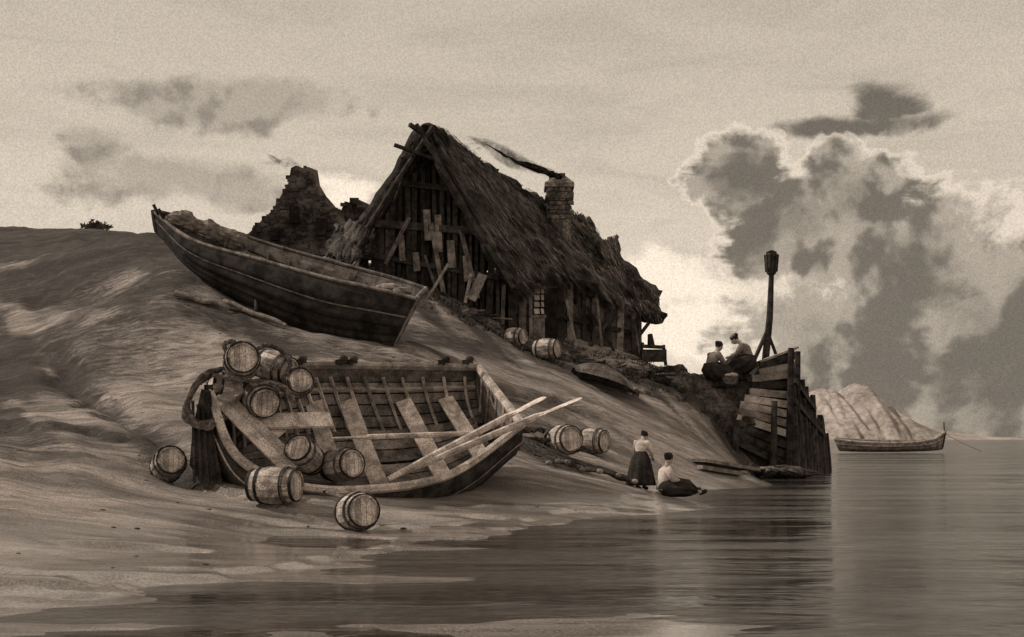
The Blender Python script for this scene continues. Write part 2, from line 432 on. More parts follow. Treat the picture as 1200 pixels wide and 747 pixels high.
x.beam(P(303,494,20.8),P(388,492,21.3),.40,.05,(0,-.7,.7))
x.beam(P(262,470,20.3),P(300,440,21.3),.3,.05,(0,-.6,.8))
x.tube([P(345,497,20.95),P(346,497,20.85)],.05,10)
x.obj('bow_boards',[wood_pale],root1)
x=B()
pts=[(236,456),(226,500),(222,545),(240,575),(262,573),(252,520),(247,458)]
fr_=[P(a,b_,20.12) for a,b_ in pts];bk=[P(a,b_,20.28) for a,b_ in pts];m=len(pts)
x.add(fr_+bk,[tuple(range(m)),tuple(range(2*m-1,m-1,-1))]+[(i,m+i,m+(i+1)%m,(i+1)%m) for i in range(m)])
for k in range(4): x.beam(P(226+k*6,470+k*4,20.09),P(228+k*8,566,20.09),.05,.03,(0,-1,0))
x.obj('rudder',[wood_dark],root1)
x=B()
for px in (352,400,412,520,548): 
    p=P(px,428,22.3+(px-352)/200*2);x.beam(p+V((-.12,0,.06)),p+V((.12,0,.09)),.07,.09);x.beam(p,p+V((0,0,.13)),.06,.06);x.ell(p+V((.05,0,.13)),(.09,.07,.07))
x.obj('cleats',[wood_dark],root1)
x=B()
def ropeline(pts,r,seg=24,tw=.35):
    q=[cat([V(p) for p in pts],(len(pts)-1)*i/seg) for i in range(seg+1)]
    for ph in (0,math.pi):
        x.tube([p+V((math.cos(i*1.3+ph),0,math.sin(i*1.3+ph)))*r*tw for i,p in enumerate(q)],[r*.8]*len(q),6)
for k in range(7):
    ropeline([P(262-k*5,432+k*3,20.5),P(238-k*2,440+k*3,20.2),P(222-k*1,465+k*4,20.05),P(220+k*4,490+k*2,20.05),P(240+k*3,500-k*2,20.1)],.05)
ropeline([P(268,415,20.5),P(262,405,20.5),P(272,400,20.5),P(280,408,20.4)],.05)
ropeline([P(300,410,20.6),P(312,405,20.9),P(328,410,21),P(340,425,20.9),P(336,440,20.6)],.045)
ropeline([P(250,440,20.3),P(290,446,20.3),P(330,452,20.5),P(345,470,20.5)],.045)
ropeline([P(340,552,20.1),P(325,560,19.5),P(322,566,19.2),P(345,572,19.3)],.04)
ropeline([P(380,576,20),P(400,582,18.6),P(415,582,17.4),P(424,590,17.0)],.035)
x.obj('mooring_rope',[rope],root1)
def oar(p,q,r=.045,blade=.25,name='oar'):
    o=B();p=V(p);q=V(q);L=q-p
    o.tube([p,p+L*.3,p+L*.75],[r*.8,r,r],8)
    o.tube([p+L*.74,p+L*.8,p+L*.97,q],[(r,r),(blade*.4,.03),(blade*.5,.025),(blade*.35,.02)],8)
    return o.obj(name,[wood_pale],None)
oar(P(470,555,20.9),P(680,467,22.3),.07,.34)
oar(P(455,562,20.7),P(637,466,22.5),.07,.34)
oar(P(560,508,22.4),P(388,514,21.0),.055,.18)
st2=[(P(180,248,36.5),P(182,247,36.6),P(184,272,36.5)),
 (P(225,281,35.2),P(243,262,37),P(228,312,36)),
 (P(300,303,34.3),P(322,288,36.6),P(292,352,35.4)),
 (P(380,325,33.4),P(398,309,35.9),P(372,388,34.7)),
 (P(440,338,33),P(458,325,35.0),P(428,400,34)),
 (P(488,350,32.8),P(499,338,34),P(463,404,33.4))]
root2,sec2=boat('beached_boat',st2,hull2m,wood_mid,wood_mid,thw=(1.5,2.4,3.4),rails=.06,plankw=.3)
x=B()
for i in range(9):
    p=P(208+i*9,257+i*3.1,36.0)+V((0,0,.06*math.sin(i*2.1)));x.ell(p,(.36,.3,.24+.06*math.sin(i*1.7)),0,nu=14,nv=10,jit=.16)
x.obj('folded_sail',[clothm],root2,False)
x=B()
p=P(400,322,34.6);x.beam(p+V((-.6,0,0)),p+V((.5,-.1,-.12)),.5,.22);x.beam(P(350,305,35),P(440,330,34.2),.12,.1)
x.ell(P(455,338,34),(.4,.3,.16),jit=.12);x.ell(P(472,342,33.7),(.3,.3,.14),jit=.12)
x.obj('gear_box',[wood_mid],root2)
x=B()
for k,(s) in enumerate((.15,.3)):
    p=sec2(s,-1.57);x.beam(p,p+V((-.15,-.1,.35)),.08,.08)
x.obj('bow_bitts',[wood_dark],root2)
def spar(name,p,q,r,mat):
    o=B();L=q-p;o.tube([p+L*(i/6)+V((0,0,.03*math.sin(i*1.7))) for i in range(7)],[r*(1-.05*i) for i in range(7)],8);return o.obj(name,[mat])
spar('wooden_spar',G(205,350,34,.14),G(270,357,34,.17),.10,wood_mid)
spar('wooden_spar',G(262,352,34.2,.17),G(335,372,33.6,.14),.09,wood_mid)
spar('wooden_prop',G(300,365,34,.05),P(300,335,34.6),.06,wood_dark)
st3=[(P(1108,506,100),P(1108,506,100.1),P(1104,526,100)),
 (P(1090,516,99),P(1090,515,101),P(1088,528,100)),
 (P(1050,519,98.6),P(1050,517,101.4),P(1050,529,100)),
 (P(1010,518,98.8),P(1010,516,101.2),P(1010,529,100)),
 (P(978,515,99.3),P(978,514,100.7),P(984,528,100))]
boat('moored_rowboat',st3,wood_mid,wood_rail,wood_mid,thw=(1.5,2.5),rails=.10,ribs=6,strk=4,floor=False)
x=B();x.tube([P(1108,509,100),P(1125,518,96),P(1150,529,90)],.04,5);x.tube([P(1106,495,100),P(1107,512,100)],.07,5);x.obj('anchor_line',[rope])
# ------------------------------------------------------------ thatched cottage
house=empty('thatched_cottage')
def lin(pts,s):
    s*=len(pts)-1;i=min(int(s),len(pts)-2);t=s-i;return pts[i].lerp(pts[i+1],t)
def roof(top,bot,name,thick=.4,nu=90,nv=44,sag=.35,edge=.25,straws=4500,mt=thatch,par=None):
    g=[];par=par or house
    for j in range(nv+1):
        for i in range(nu+1):
            u,v=i/nu,j/nv;a=lin(top,u);b_=lin(bot,u);p=a.lerp(b_,v)
            p.z-=sag*math.sin(math.pi*v)*.7
            nn=fb1(u*26+v*2,v*5,3)-.5
            n2=fb1(u*60,v*9,2)-.5
            p+=V((.1,-.55,.55))*(nn*.8+n2*.35)
            if j==nv: p.z-=edge*random.random()*1.3
            g.append(p)
    bb=B();W=nu+1;fs=[(j*W+i,(j+1)*W+i,(j+1)*W+i+1,j*W+i+1) for j in range(nv) for i in range(nu)]
    bb.add(g,fs);o=bb.obj(name,[mt],par,True)
    md=o.modifiers.new('s','SOLIDIFY');md.thickness=thick;md.offset=-1
    sb=B()
    for k in range(straws):
        u=random.random();v=random.random()
        if k%4==0: v=1.0
        if k%9==0: u=0.0
        if k%13==0: v=0.0
        a=lin(top,u);b_=lin(bot,u);i=int(u*nu);j=int(v*nv);p=g[j*W+i].copy()+V((random.uniform(-.1,.1),random.uniform(-.1,.05),.02))
        d=(b_-a).normalized();sd=(lin(top,min(1,u+.05))-lin(top,max(0,u-.05)))
        sd=sd.normalized() if sd.length>0 else V((1,0,0))
        nrm=d.cross(sd); nrm=nrm if nrm.y<0 else -nrm
        L=random.uniform(.25,.7);w_=random.uniform(.015,.04)
        d2=(d+nrm*random.uniform(.02,.28)+sd*random.uniform(-.3,.3)).normalized()
        p=p+nrm*random.uniform(0,.06)
        sb.add([p-sd*w_,p+sd*w_,p+d2*L],[(0,1,2)])
    sb.obj(name+'_straw',[straw],par)
    return g
Ax=P(498,141,43.0);Bx=P(640,238,50);Cx=P(772,350,51)
top=[Ax,P(535,165,44.8),P(572,192,46.6),P(606,216,48.3),Bx,P(668,258,50.5),P(705,288,50.8),P(740,320,51),Cx]
bot=[P(604,334,42.5),P(622,322,43.2),P(648,315,44.3),P(675,320,45.6),P(700,333,46.8),P(718,345,47.6),P(735,352,48.4),P(755,363,49),P(773,368,49.5)]
roof(top,bot,'roof_front',straws=12000)
L1=P(428,258,43.6);L2=L1+V((4.6,9,-.6))
roof([Ax+V((.02,.02,-.02)),P(572,192,46.6),Bx],[L1,(L1+L2)/2,L2],'roof_back',nu=40,nv=25,straws=1500)
roof([Bx,P(705,288,50.8),Cx],[L2+V((0,2,0)),L2+V((3,3,-1)),Cx+V((0,1.5,-.3))],'roof_hip',nu=30,nv=15,straws=300,sag=.1)
def wallgrid(a,b_,c_,d_,mat,name,nu=30,nv=20,amp=.08):
    g=[]
    for j in range(nv+1):
        for i in range(nu+1):
            u,v=i/nu,j/nv;p=a.lerp(b_,u).lerp(d_.lerp(c_,u),v);nn=fb1(u*12,v*9,3)-.5
            g.append(p+V((0,-1,0))*nn*amp*4)
    W=nu+1;bb=B();bb.add(g,[(j*W+i,j*W+i+1,(j+1)*W+i+1,(j+1)*W+i) for j in range(nv) for i in range(nu)]);return bb.obj(name,[mat],house)
def gp(px,py,off=0):
    dl,dr=44.4,43.4;xl,xr=(432-600)/F*dl,(598-600)/F*dr
    k=(dr-dl)/(xr-xl);t=(px-600)/F
    d=(dl-k*xl)/(1-k*t);d-=off;return P(px,py,d)
wallgrid(gp(434,322),gp(598,400),gp(502,158),gp(498,158),walldark,'gable_wall')  # the gable's shade is put into its dark wall colour
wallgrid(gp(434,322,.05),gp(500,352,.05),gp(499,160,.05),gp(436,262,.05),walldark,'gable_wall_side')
def rp(px,py,off=0):
    dl,dr=43.4,49;xl,xr=(598-600)/F*dl,(752-600)/F*dr
    k=(dr-dl)/(xr-xl);t=(px-600)/F
    d=(dl-k*xl)/(1-k*t);d-=off;return P(px,py,d)
wallgrid(rp(598,405),rp(752,425),rp(752,362),rp(598,322),wallm,'front_wall',nu=40)
back=[gp(436,322)+V((4.5,9,0)),rp(752,425)+V((0,2,0))]
bb=B();a0=gp(436,322);a1=gp(436,262)
bb.add([a0,back[0]-V((0,0,1)),back[0]+V((0,0,1.4)),a1],[(0,1,2,3)])
e0,e1=rp(752,425),rp(752,362);bb.add([e0,e0+V((-2,6,0)),e1+V((-2,6,0)),e1],[(0,1,2,3)])
bb.add([e0+V((-2,6,0)),back[0]-V((0,0,1)),back[0]+V((0,0,1.4)),e1+V((-2,6,0))],[(0,1,2,3)])
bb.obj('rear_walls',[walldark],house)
tb=B()
def gbm(a,b_,w,mi=0,off=.15,t=.12): tb.beam(gp(*a,off),gp(*b_,off),w,t,(0,-1,0),mi)
tb.tube([P(488,146,42.4),P(520,200,42.4),P(556,262,42.3),P(602,338,42.1)],.09,6)
tb.tube([P(508,148,42.6),P(470,205,42.9),P(430,268,43.1)],.09,6)
for px in range(446,596,8):
    yt=max(170,262-(px-436)*1.45) if px<500 else 165+(px-502)*1.75
    yb=318+(px-436)*.5
    gbm((px+random.uniform(-2,2),yt+14),(px+random.uniform(-3,3),yb),random.uniform(.1,.26),mi=random.choice((0,0,0,2,3)),off=.12+random.random()*.1)
gbm((440,262),(566,272),.28,0,.3);gbm((470,215),(532,222),.22,0,.3);gbm((440,300),(585,326),.2,0,.28)
gbm((452,310),(480,255),.16,2,.35);gbm((520,345),(505,262),.18,2,.35);gbm((560,350),(540,270),.18,2,.3)
for k,(px,y0,y1,w_,mm) in enumerate(((500,246,282,.28,4),(513,252,296,.26,2),(528,282,314,.3,4),(487,296,318,.26,2),(470,276,306,.24,2),(546,300,330,.26,2))):
    gbm((px,y0),(px+2,y1),w_,mm,.34,.05)
tb.beam(P(480,146,42.2),P(560,204,44.8),.14,.14,mi=0);tb.beam(P(462,170,42.4),P(512,188,43),.14,.12);tb.beam(P(470,186,42.4),P(500,176,43),.1,.1)
def rbm(a,b_,w,mi=0,off=.15,t=.12): tb.beam(rp(*a,off),rp(*b_,off),w,t,(0,-1,0),mi)
for px,yt,yb in ((600,335,398),(613,328,400),(656,322,408),(668,330,410),(684,335,412),(697,340,412),(712,345,414),(728,352,416),(745,358,420)):
    rbm((px,yt),(px+random.uniform(-2,2),yb),random.uniform(.16,.3),random.choice((0,0,2)))
rbm((598,336),(655,328),.22);rbm((656,332),(750,366),.22);rbm((660,372),(748,392),.18)
for a,b_ in (((688,360),(720,412)),((700,352),(706,414)),((676,350),(694,412)),((716,372),(690,410)),((742,372),(752,428)),((664,352),(676,410))):
    tb.beam(rp(a[0],a[1],.5),rp(b_[0],b_[1],1.3),.1,.1,(0,-1,0),random.choice((0,4,2)))
tb.beam(P(566,322,42.3),P(552,352,41.5),.35,.06,(0,-1,0),4);tb.beam(P(552,322,42.3),P(545,356,41.4),.12,.1,(0,-1,0),2)
tb.beam(P(525,310,42.4),P(500,352,41.4),.1,.1,(0,-1,0),2);tb.beam(P(498,300,42.4),P(515,350,41.6),.1,.1,(0,-1,0),0)
tb.beam(P(770,366,49.3),P(748,395,48.8),.12,.12);tb.beam(P(742,368,48.2),P(744,430,47.5),.2,.2);tb.beam(P(748,366,48.6),P(746,425,48.4),.22,.22)
board=M('weathered_board',.10,.27,3,speck=.5)
tb.obj('timber_frame',[wood_dark,wood_pale,wood_mid,wood_black,board],house)
db=B()
db.beam(rp(636,402,.12),rp(636,338,.12),1.15,.05,(0,-1,0),2)
for k in range(5): db.beam(rp(626+k*5,402,.18),rp(626+k*5,372,.18),.17,.05,(0,-1,0),1)
db.beam(rp(622,404,.2),rp(622,336,.2),.13,.1,(0,-1,0),0);db.beam(rp(650,404,.2),rp(650,336,.2),.13,.1,(0,-1,0),0)
for y in (337,371): db.beam(rp(620,y,.22),rp(652,y,.22),.12,.1,(0,-1,0),0)
for k,y in enumerate((341,349,357,365)):
    for j in range(3):
        db.beam(rp(626+j*8.2,y-0,.17),rp(632+j*8.2,y,.17),.2,.03,(0,-1,0),3)
db.obj('half_door_with_window',[wood_mid,wood_mid,wood_black,clothl],house)
db=B();
for px,py in ((672,345),(690,375)): db.beam(rp(px,py+12,.2),rp(px,py-6,.2),.4,.04,(0,-1,0))
db.obj('shutters',[wood_black],house)
lt=[P(434,262,45),P(415,262,46),P(396,268,47)];lb_=[P(420,302,43.8),P(402,300,44.6),P(382,300,45.6)]
roof(lt,lb_,'lean_to_roof',nu=20,nv=14,straws=700,sag=.1,thick=.25)
bb=B();bb.add([P(384,298,45.9),P(432,304,44.6),P(432,325,44.6),P(384,320,45.9)],[(0,1,2,3)]);bb.add([P(384,298,45.9),P(384,320,45.9),P(384,320,45.9)+V((1,3,0)),P(396,268,47.2)],[(0,1,2,3)]);bb.obj('lean_to_wall',[walldark],house)
cb=B()
cc=P(655,262,49.2)
def block(p,w,d,h0,h1,mi=0):
    cb.beam(p+V((0,0,h0)),p+V((0,0,h1)),w,d,(0,1,0),mi)
block(cc,1.0,1.0,-2.0,.2)
for r in range(8):
    zz_=.2+r*.2
    for k in range(4): 
        dx=k*.27-.4+(r%2)*.1
        cb.beam(cc+V((dx-.12,-.5,zz_)),cc+V((dx+.12,-.5,zz_)),.12,.16)
    for k in range(3): cb.beam(cc+V((-.5,k*.3-.4,zz_)),cc+V((-.5,k*.3-.16,zz_)),.12,.16)
block(cc,.95,.95,.0,1.55);block(cc,1.25,1.2,1.0,1.12);block(cc,1.3,1.25,1.5,1.68,0)
cb.add([cc+V((-.65,-.6,1.68)),cc+V((.65,-.6,1.68)),cc+V((.65,.6,1.68)),cc+V((-.65,.6,1.68)),cc+V((-.2,0,2.1)),cc+V((.3,0,2.1))],[(0,1,5,4),(1,2,5),(2,3,4,5),(3,0,4)])
cb.beam(cc+V((-.3,0,1.9)),cc+V((-.35,0,2.3)),.25,.25);cb.beam(cc+V((.15,0,1.9)),cc+V((.15,0,2.2)),.3,.25)
cb.obj('chimney',[stonem],house)
roof([P(700,286,50.2),P(722,276,51.2)],[P(682,318,49.6),P(700,322,49.8)],'dormer_left',nu=16,nv=12,straws=250,sag=.05,thick=.2)
roof([P(700,282,49.8),P(723,276,51.5)],[P(722,330,49.2),P(736,334,50)],'dormer_right',nu=16,nv=12,straws=250,sag=.05,thick=.2)
roof([P(664,244,52.5),P(690,255,53)],[P(668,278,51.5),P(716,296,52)],'rear_roof',nu=16,nv=12,straws=300,sag=.05,thick=.2)
# smoke
sm=bpy.data.materials.new('chimney_smoke');sm.use_nodes=True;nt=sm.node_tree;nt.nodes.clear()
out=mk(nt,'ShaderNodeOutputMaterial');tc=mk(nt,'ShaderNodeTexCoord').outputs['Object']
nn=noise_(nt,tc,1.3,4,.7,.8);lw=mk(nt,'ShaderNodeLayerWeight',{'Blend':.5}).outputs['Facing']
al=math_(nt,'MULTIPLY',maprange(nt,nn,.36,.66,0,.30),maprange(nt,lw,.0,.75,1,0))
mx=mk(nt,'ShaderNodeMixShader',{0:al,1:mk(nt,'ShaderNodeBsdfTransparent').outputs[0],2:mk(nt,'ShaderNodeBsdfDiffuse',{'Color':col(SEP(.08))}).outputs[0]}).outputs[0]
nt.links.new(mx,out.inputs[0])
def plume(path,r0,r1,cnt):
    x=B()
    for q in range(cnt):
        pts=[];rr=[]
        n_=16;ph=random.random()*6
        for i in range(n_+1):
            u=i/n_;p=cat(path,(len(path)-1)*u)
            p=p+V((math.sin(u*5+ph)*.25*u,math.cos(u*4+ph)*.3*u,math.sin(u*6+ph*2)*.28*u));pts.append(p)
            r=(r0+(r1-r0)*u)*random.uniform(.75,1.25)*(1 if u<.6 else (1.02-u)/.42);rr.append((r,r))
        x.tube(pts,rr,12)
    x.obj('smoke_plume',[sm],None,True)
plume([P(657,209,49),P(648,204,48.8),P(635,199,48.5),P(612,192,48),P(590,183,47.6),P(568,172,47.2),P(550,167,47)],.14,.36,5)
plume([P(352,196,54.2),P(342,192,54),P(330,190,53.6),P(312,186,53.2)],.1,.25,3)
# ------------------------------------------------------------ ruined cottage behind left
ru=empty('stone_cottage')
prof=[(284,300),(289,276),(303,262),(310,255),(320,246),(330,228),(338,214),(341,197),(347,194),(352,200),(356,196),(362,196),(365,214),(372,226),(384,240),(392,244),(396,262),(400,300)]
oldst=M('old_stone',.025,.10,1.2,bump=1,island=.5)
def slab(xb,prof,d,ext):
    f_=[P(a,b_,d) for a,b_ in prof];k_=[p+V(ext) for p in f_];m=len(prof)
    xb.add(f_+k_,[tuple(range(m-1,-1,-1)),tuple(range(m,2*m))]+[(i,(i+1)%m,m+(i+1)%m,m+i) for i in range(m)])
x=B();slab(x,prof,54,(.3,.7,0))
prof2=[(392,300),(394,262),(400,246),(404,236),(412,238),(416,232),(422,236),(426,250),(440,256),(444,300)]
slab(x,prof2,55,(.5,1.5,0))
for pr,d0 in ((prof,53.97),(prof2,54.97)):
  for k in range(700 if pr is prof else 260):
    px=random.uniform(pr[0][0]+3,pr[-1][0]-3);py=random.uniform(196,300)
    yt=np.interp(px,[p[0] for p in pr],[p[1] for p in pr])
    if py<yt+1: continue
    p=P(px,py,d0);w_=random.uniform(.15,.5);x.beam(p-V((w_/2,0,0)),p+V((w_/2,0,0)),random.uniform(.05,.14),random.uniform(.1,.25))
x.obj('gable_walls',[oldst],ru)
roof([P(362,222,54.8),P(398,246,57)],[P(398,268,54.2),P(432,276,56)],'thatch_slope',nu=24,nv=14,straws=500,sag=.1,thick=.25,par=ru)
x=B()
for px,py,w_,h_ in ((345,262,.45,.8),(322,282,.4,.6),(376,276,.5,.8)): x.beam(P(px,py,53.7),P(px,py,53.7)+V((0,0,h_)),w_,.3,(0,-1,0))
x.obj('windows',[wood_black],ru)
# ------------------------------------------------------------ timber jetty
jt=empty('timber_jetty')
x=B()
TL,TR,BL,BR=P(893,426,42.5),P(931,409,42.7),P(850,516,41.6),P(926,556,41.8)
dep=V((.2,4.5,-.2))
x.add([BL-V((0,0,.4)),BR-V((0,0,.3)),TR,TL,BL+dep,BR+dep,TR+dep,TL+dep],[(0,1,2,3),(1,5,6,2),(2,6,7,3),(5,4,7,6),(4,0,3,7)])
x.obj('fill',[walldark],jt)
jpl=M('jetty_plank',.18,.42,2,speck=.5)  # lighter tone paints the lit look of the jetty face
x=B()
for k in range(12):
    v=(k+.5)/12;a=BL.lerp(TL,v);b_=BR.lerp(TR,v);j=V((random.uniform(-.15,.05),-.12,0))
    x.beam(a+j,b_+V((.1,-.12,random.uniform(-.04,.04))),.12,.27,mi=random.choice((0,1,1,1)) if 2<k<11 else 0)
for k in range(12):
    v=k/11;a=TL+dep*v;b_=TR+dep*v;x.beam(a+V((-.12,0,.05)),b_+V((.1,0,.05)),.34,.08,mi=1)
x.obj('planking',[wood_dark,jpl],jt)
x=B()
for px,y0,y1,d in ((861,520,492,41.3),(905,552,470,41.4),(924,560,408,41.5),(932,558,412,42.2)):
    x.tube([P(px,y0,d)-V((0,0,.4)),P(px+2,(y0+y1)/2,d),P(px+3,y1,d)],[.14,.13,.11],7)
for k in range(18):
    px=933+k*2.2;yt=438+k*3.6+random.uniform(-14,12);d=42.0+k*.3
    p=P(px,552,d);p.z=-.6;q=P(px-5+random.uniform(-3,3),yt,d);x.tube([p,(p+q)/2,q],[.2,.17,.11],7)
x.beam(P(930,470,41.8),P(966,512,46.5),.2,.2);x.beam(P(930,446,41.8),P(954,480,45),.2,.2)
x.obj('pilings',[wood_dark],jt)
# ------------------------------------------------------------ harbour beacon
bc=empty('beacon_post')
x=B();t0=P(896,422,43);t1=P(904,322,43)
x.tube([t0-V((0,0,.3)),(t0+t1)/2+V((.07,0,0)),t1],[.15,.13,.10],8)
for dx,dy in ((-.5,-.2),(.55,-.1),(.05,.5)):
    x.beam(t0+V((dx,dy,-.15)),P(899,388,43),.12,.12)
x.obj('pole',[wood_dark],bc)
x=B();t2=P(904,308,43)
x.tube([t2+V((0,0,z)) for z in (-.5,-.42,-.2,0,.2,.36,.42)],[.10,.18,.24,.26,.26,.21,.1],12)
x.obj('lantern_body',[wood_dark],bc)
x=B()
for i in range(10):
    t=i*math.tau/10;x.beam(t2+V((.22*math.cos(t),.22*math.sin(t),-.35)),t2+V((.27*math.cos(t),.27*math.sin(t),.3)),.04,.04)
x.tube([t2+V((0,0,.4)),t2+V((0,0,.48))],[.22,.05],10)
x.obj('lantern_cage',[wood_black],bc)
# ------------------------------------------------------------ people
def skinbody(name,J,Ed,Rd,mat,parent,root='pelvis'):
    keys=list(J);me=bpy.data.meshes.new(name);me.from_pydata([tuple(J[k]) for k in keys],[(keys.index(a),keys.index(b_)) for a,b_ in Ed],[])
    o=bpy.data.objects.new(name,me);sc.collection.objects.link(o);o.parent=parent
    md=o.modifiers.new('skin','SKIN');md.use_smooth_shade=True
    sv=me.skin_vertices[0].data
    for i,k in enumerate(keys):
        r=Rd[k];sv[i].radius=(r,r);sv[i].use_root=(k==root)
    o.modifiers.new('sub','SUBSURF').levels=1;o.modifiers['sub'].render_levels=2
    me.materials.append(mat);return o
STAND=dict(pelvis=(0,0,.88),spine=(0,.01,1.05),chest=(0,0,1.22),neck=(0,0,1.37),head=(0,.02,1.48),
 shL=(-.16,0,1.31),elL=(-.22,.04,1.05),wrL=(-.12,.2,.93),shR=(.16,0,1.31),elR=(.22,.04,1.05),wrR=(.12,.2,.93),
 hiL=(-.09,0,.84),knL=(-.1,.03,.46),anL=(-.1,0,.08),toL=(-.11,.15,.04),hiR=(.09,0,.84),knR=(.1,.03,.46),anR=(.1,0,.08),toR=(.11,.15,.04))
def person(name,base,yaw,S,J0,skirt,top_m,skirt_m,hair_m=hairm,apron=None,look=0.0,cap=False):
    root=empty(name);Rz=Matrix.Rotation(yaw,3,'Z');base=V(base)
    T=lambda p:base+Rz@(V(p)*S)
    J={k:T(v) for k,v in {**STAND,**J0}.items()}
    Ed=[('pelvis','spine'),('spine','chest'),('chest','neck'),('neck','head')]
    Rd=dict(pelvis=.13,spine=.11,chest=.125,neck=.05,head=.06)
    for s_ in 'LR':
        Ed+=[('chest','sh'+s_),('sh'+s_,'el'+s_),('el'+s_,'wr'+s_),('pelvis','hi'+s_),('hi'+s_,'kn'+s_),('kn'+s_,'an'+s_),('an'+s_,'to'+s_)]
        Rd.update({'sh'+s_:.058,'el'+s_:.042,'wr'+s_:.027,'hi'+s_:.085,'kn'+s_:.06,'an'+s_:.042,'to'+s_:.035})
    Rd={k:v*S for k,v in Rd.items()}
    skinbody('body',J,Ed,Rd,skin,root)
    c_=B();c_.tube([J['neck']*.8+J['chest']*.2,J['chest'].lerp(J['neck'],.45),J['chest'],J['spine'],J['pelvis']],[(.07*S,.06*S),(.17*S,.12*S),(.19*S,.15*S),(.15*S,.135*S),(.18*S,.16*S)],16,0,up=Rz@V((0,1,0)))
    for s_ in 'LR':
        c_.tube([J['chest'].lerp(J['sh'+s_],.7),J['sh'+s_],J['sh'+s_].lerp(J['el'+s_],.5),J['el'+s_],J['el'+s_].lerp(J['wr'+s_],.7)],[.075*S,.082*S,.078*S,.066*S,.05*S],10,0)
    c_.obj('bodice',[top_m],root,True)
    k_=B();k_.tube([T(p) for p,r in skirt],[(r[0]*S,r[1]*S) if isinstance(r,tuple) else r*S for p,r in skirt],40,0,up=Rz@V((0,1,0)),fold=.13)
    k_.obj('skirt',[skirt_m],root,True)
    if apron:
        a_=B();n_=len(apron);vs=[]
        for (p,w_) in apron:
            for q in range(7):
                t=q/6*2-1;vs.append(T((p[0]+t*w_,p[1]+.03*math.cos(t*9)-.08*t*t,p[2])))
        a_.add(vs,[(i*7+q,i*7+q+1,(i+1)*7+q+1,(i+1)*7+q) for i in range(n_-1) for q in range(6)])
        a_.obj('apron',[clothl],root,True)
    d=(J['head']-J['neck']).normalized();hc=J['head']+d*.05*S
    Rh=Rz@Matrix.Rotation(look,3,'Z')@Matrix.Rotation(-math.asin(max(-1,min(1,(V(J0.get('head',STAND['head']))-V(J0.get('neck',STAND['neck']))).normalized().y)))*.8,3,'X')
    h_=B();E=lambda o,r,mi=0,**k:h_.ell(hc+Rh@(V(o)*S),[q*S for q in r],mi,Rh,**k)
    E((0,0,.0),(.08,.095,.115));E((0,.035,-.05),(.055,.058,.058));E((0,.095,-.012),(.013,.02,.024));E((0,.085,-.055),(.026,.01,.006),1)
    for sx in (-1,1):
        E((sx*.03,.086,.012),(.013,.01,.008),1);E((sx*.08,-.005,-.01),(.01,.02,.03))
    E((0,-.022,.03),(.096,.10,.108),2,jit=.04);E((0,-.105,.05),(.055,.055,.055),2,jit=.05)
    if cap: E((0,-.03,.075),(.099,.10,.07),3,jit=.03)
    h_.obj('head',[skin,hairm,hair_m,clothm],root,True)
    f_=B()
    for s_ in 'LR':
        w_=J['wr'+s_];dr=(w_-J['el'+s_]).normalized();sd=dr.cross(V((0,0,1)))
        sd=(sd if sd.length>.01 else V((1,0,0))).normalized();nr=sd.cross(dr)
        f_.tube([w_-dr*.02*S,w_+dr*.03*S,w_+dr*.085*S],[(.025*S,.018*S),(.038*S,.016*S),(.04*S,.014*S)],10,0,up=nr)
        for q,(o,l) in enumerate(((-.03,.065),(-.01,.078),(.01,.073),(.029,.058))):
            p=w_+dr*.08*S+sd*o*S;f_.tube([p,p+dr*l*.55*S-nr*.008*S,p+dr*l*.9*S-nr*.03*S],[.0095*S,.0085*S,.007*S],6)
        p=w_+dr*.03*S-sd*.035*S;f_.tube([p,p+(dr*.6-sd*.6)*.035*S,p+(dr*.95-sd*.5)*.06*S-nr*.01*S],[.011*S,.01*S,.008*S],6)
    f_.obj('hands',[skin],root,True)
    s2=B()
    for s_ in 'LR':
        s2.tube([J['an'+s_].lerp(J['to'+s_],-.35)-V((0,0,.01)),J['an'+s_].lerp(J['to'+s_],.4),J['to'+s_],J['to'+s_]+(J['to'+s_]-J['an'+s_])*.25],[.035*S,.05*S,.045*S,.02*S],10)
    s2.obj('shoes',[clothd],root,True)
    return root
sk_st=[((0,0,1.06),(.14,.12)),((0,0,.98),(.2,.17)),((0,0,.8),(.28,.24)),((0,0,.5),(.34,.30)),((0,0,.25),(.38,.34)),((0,0,.13),(.39,.36))]
b1=G(751,572,26.5)
person('standing_girl',b1,math.radians(-35),.88,dict(chest=(0,.04,1.21),shL=(-.16,.05,1.29),shR=(.16,.05,1.29),wrL=(-.02,.3,.98),wrR=(.2,.3,.88),neck=(0,.08,1.35),head=(0,.17,1.43),elR=(.25,.12,1.05),elL=(-.23,.12,1.06)),sk_st,clothl,clothd,look=-.4,
  apron=[((0,.16,1.02),.1),((0,.32,.8),.14),((0,.39,.5),.17),((0,.43,.28),.19)])
SITG=dict(pelvis=(0,0,.13),spine=(0,.0,.32),chest=(0,.03,.5),neck=(0,.06,.64),head=(0,.1,.75),shL=(-.16,.03,.58),elL=(-.24,.12,.36),wrL=(-.14,.33,.3),
 shR=(.16,.03,.58),elR=(.24,.12,.36),wrR=(.12,.34,.3),hiL=(-.09,.03,.13),knL=(-.12,.42,.24),anL=(-.1,.78,.08),toL=(-.12,.86,.14),hiR=(.09,.03,.13),knR=(.12,.42,.2),anR=(.12,.8,.06),toR=(.14,.9,.1))
person('sitting_girl',G(778,577,26.2),math.radians(-78),1.10,SITG,[((0,0,.34),(.14,.13)),((0,.02,.24),(.24,.2)),((0,.1,.16),(.32,.19)),((0,.3,.18),(.33,.2)),((0,.52,.16),(.32,.18)),((0,.66,.1),(.31,.1))],clothl,clothd,look=.5)
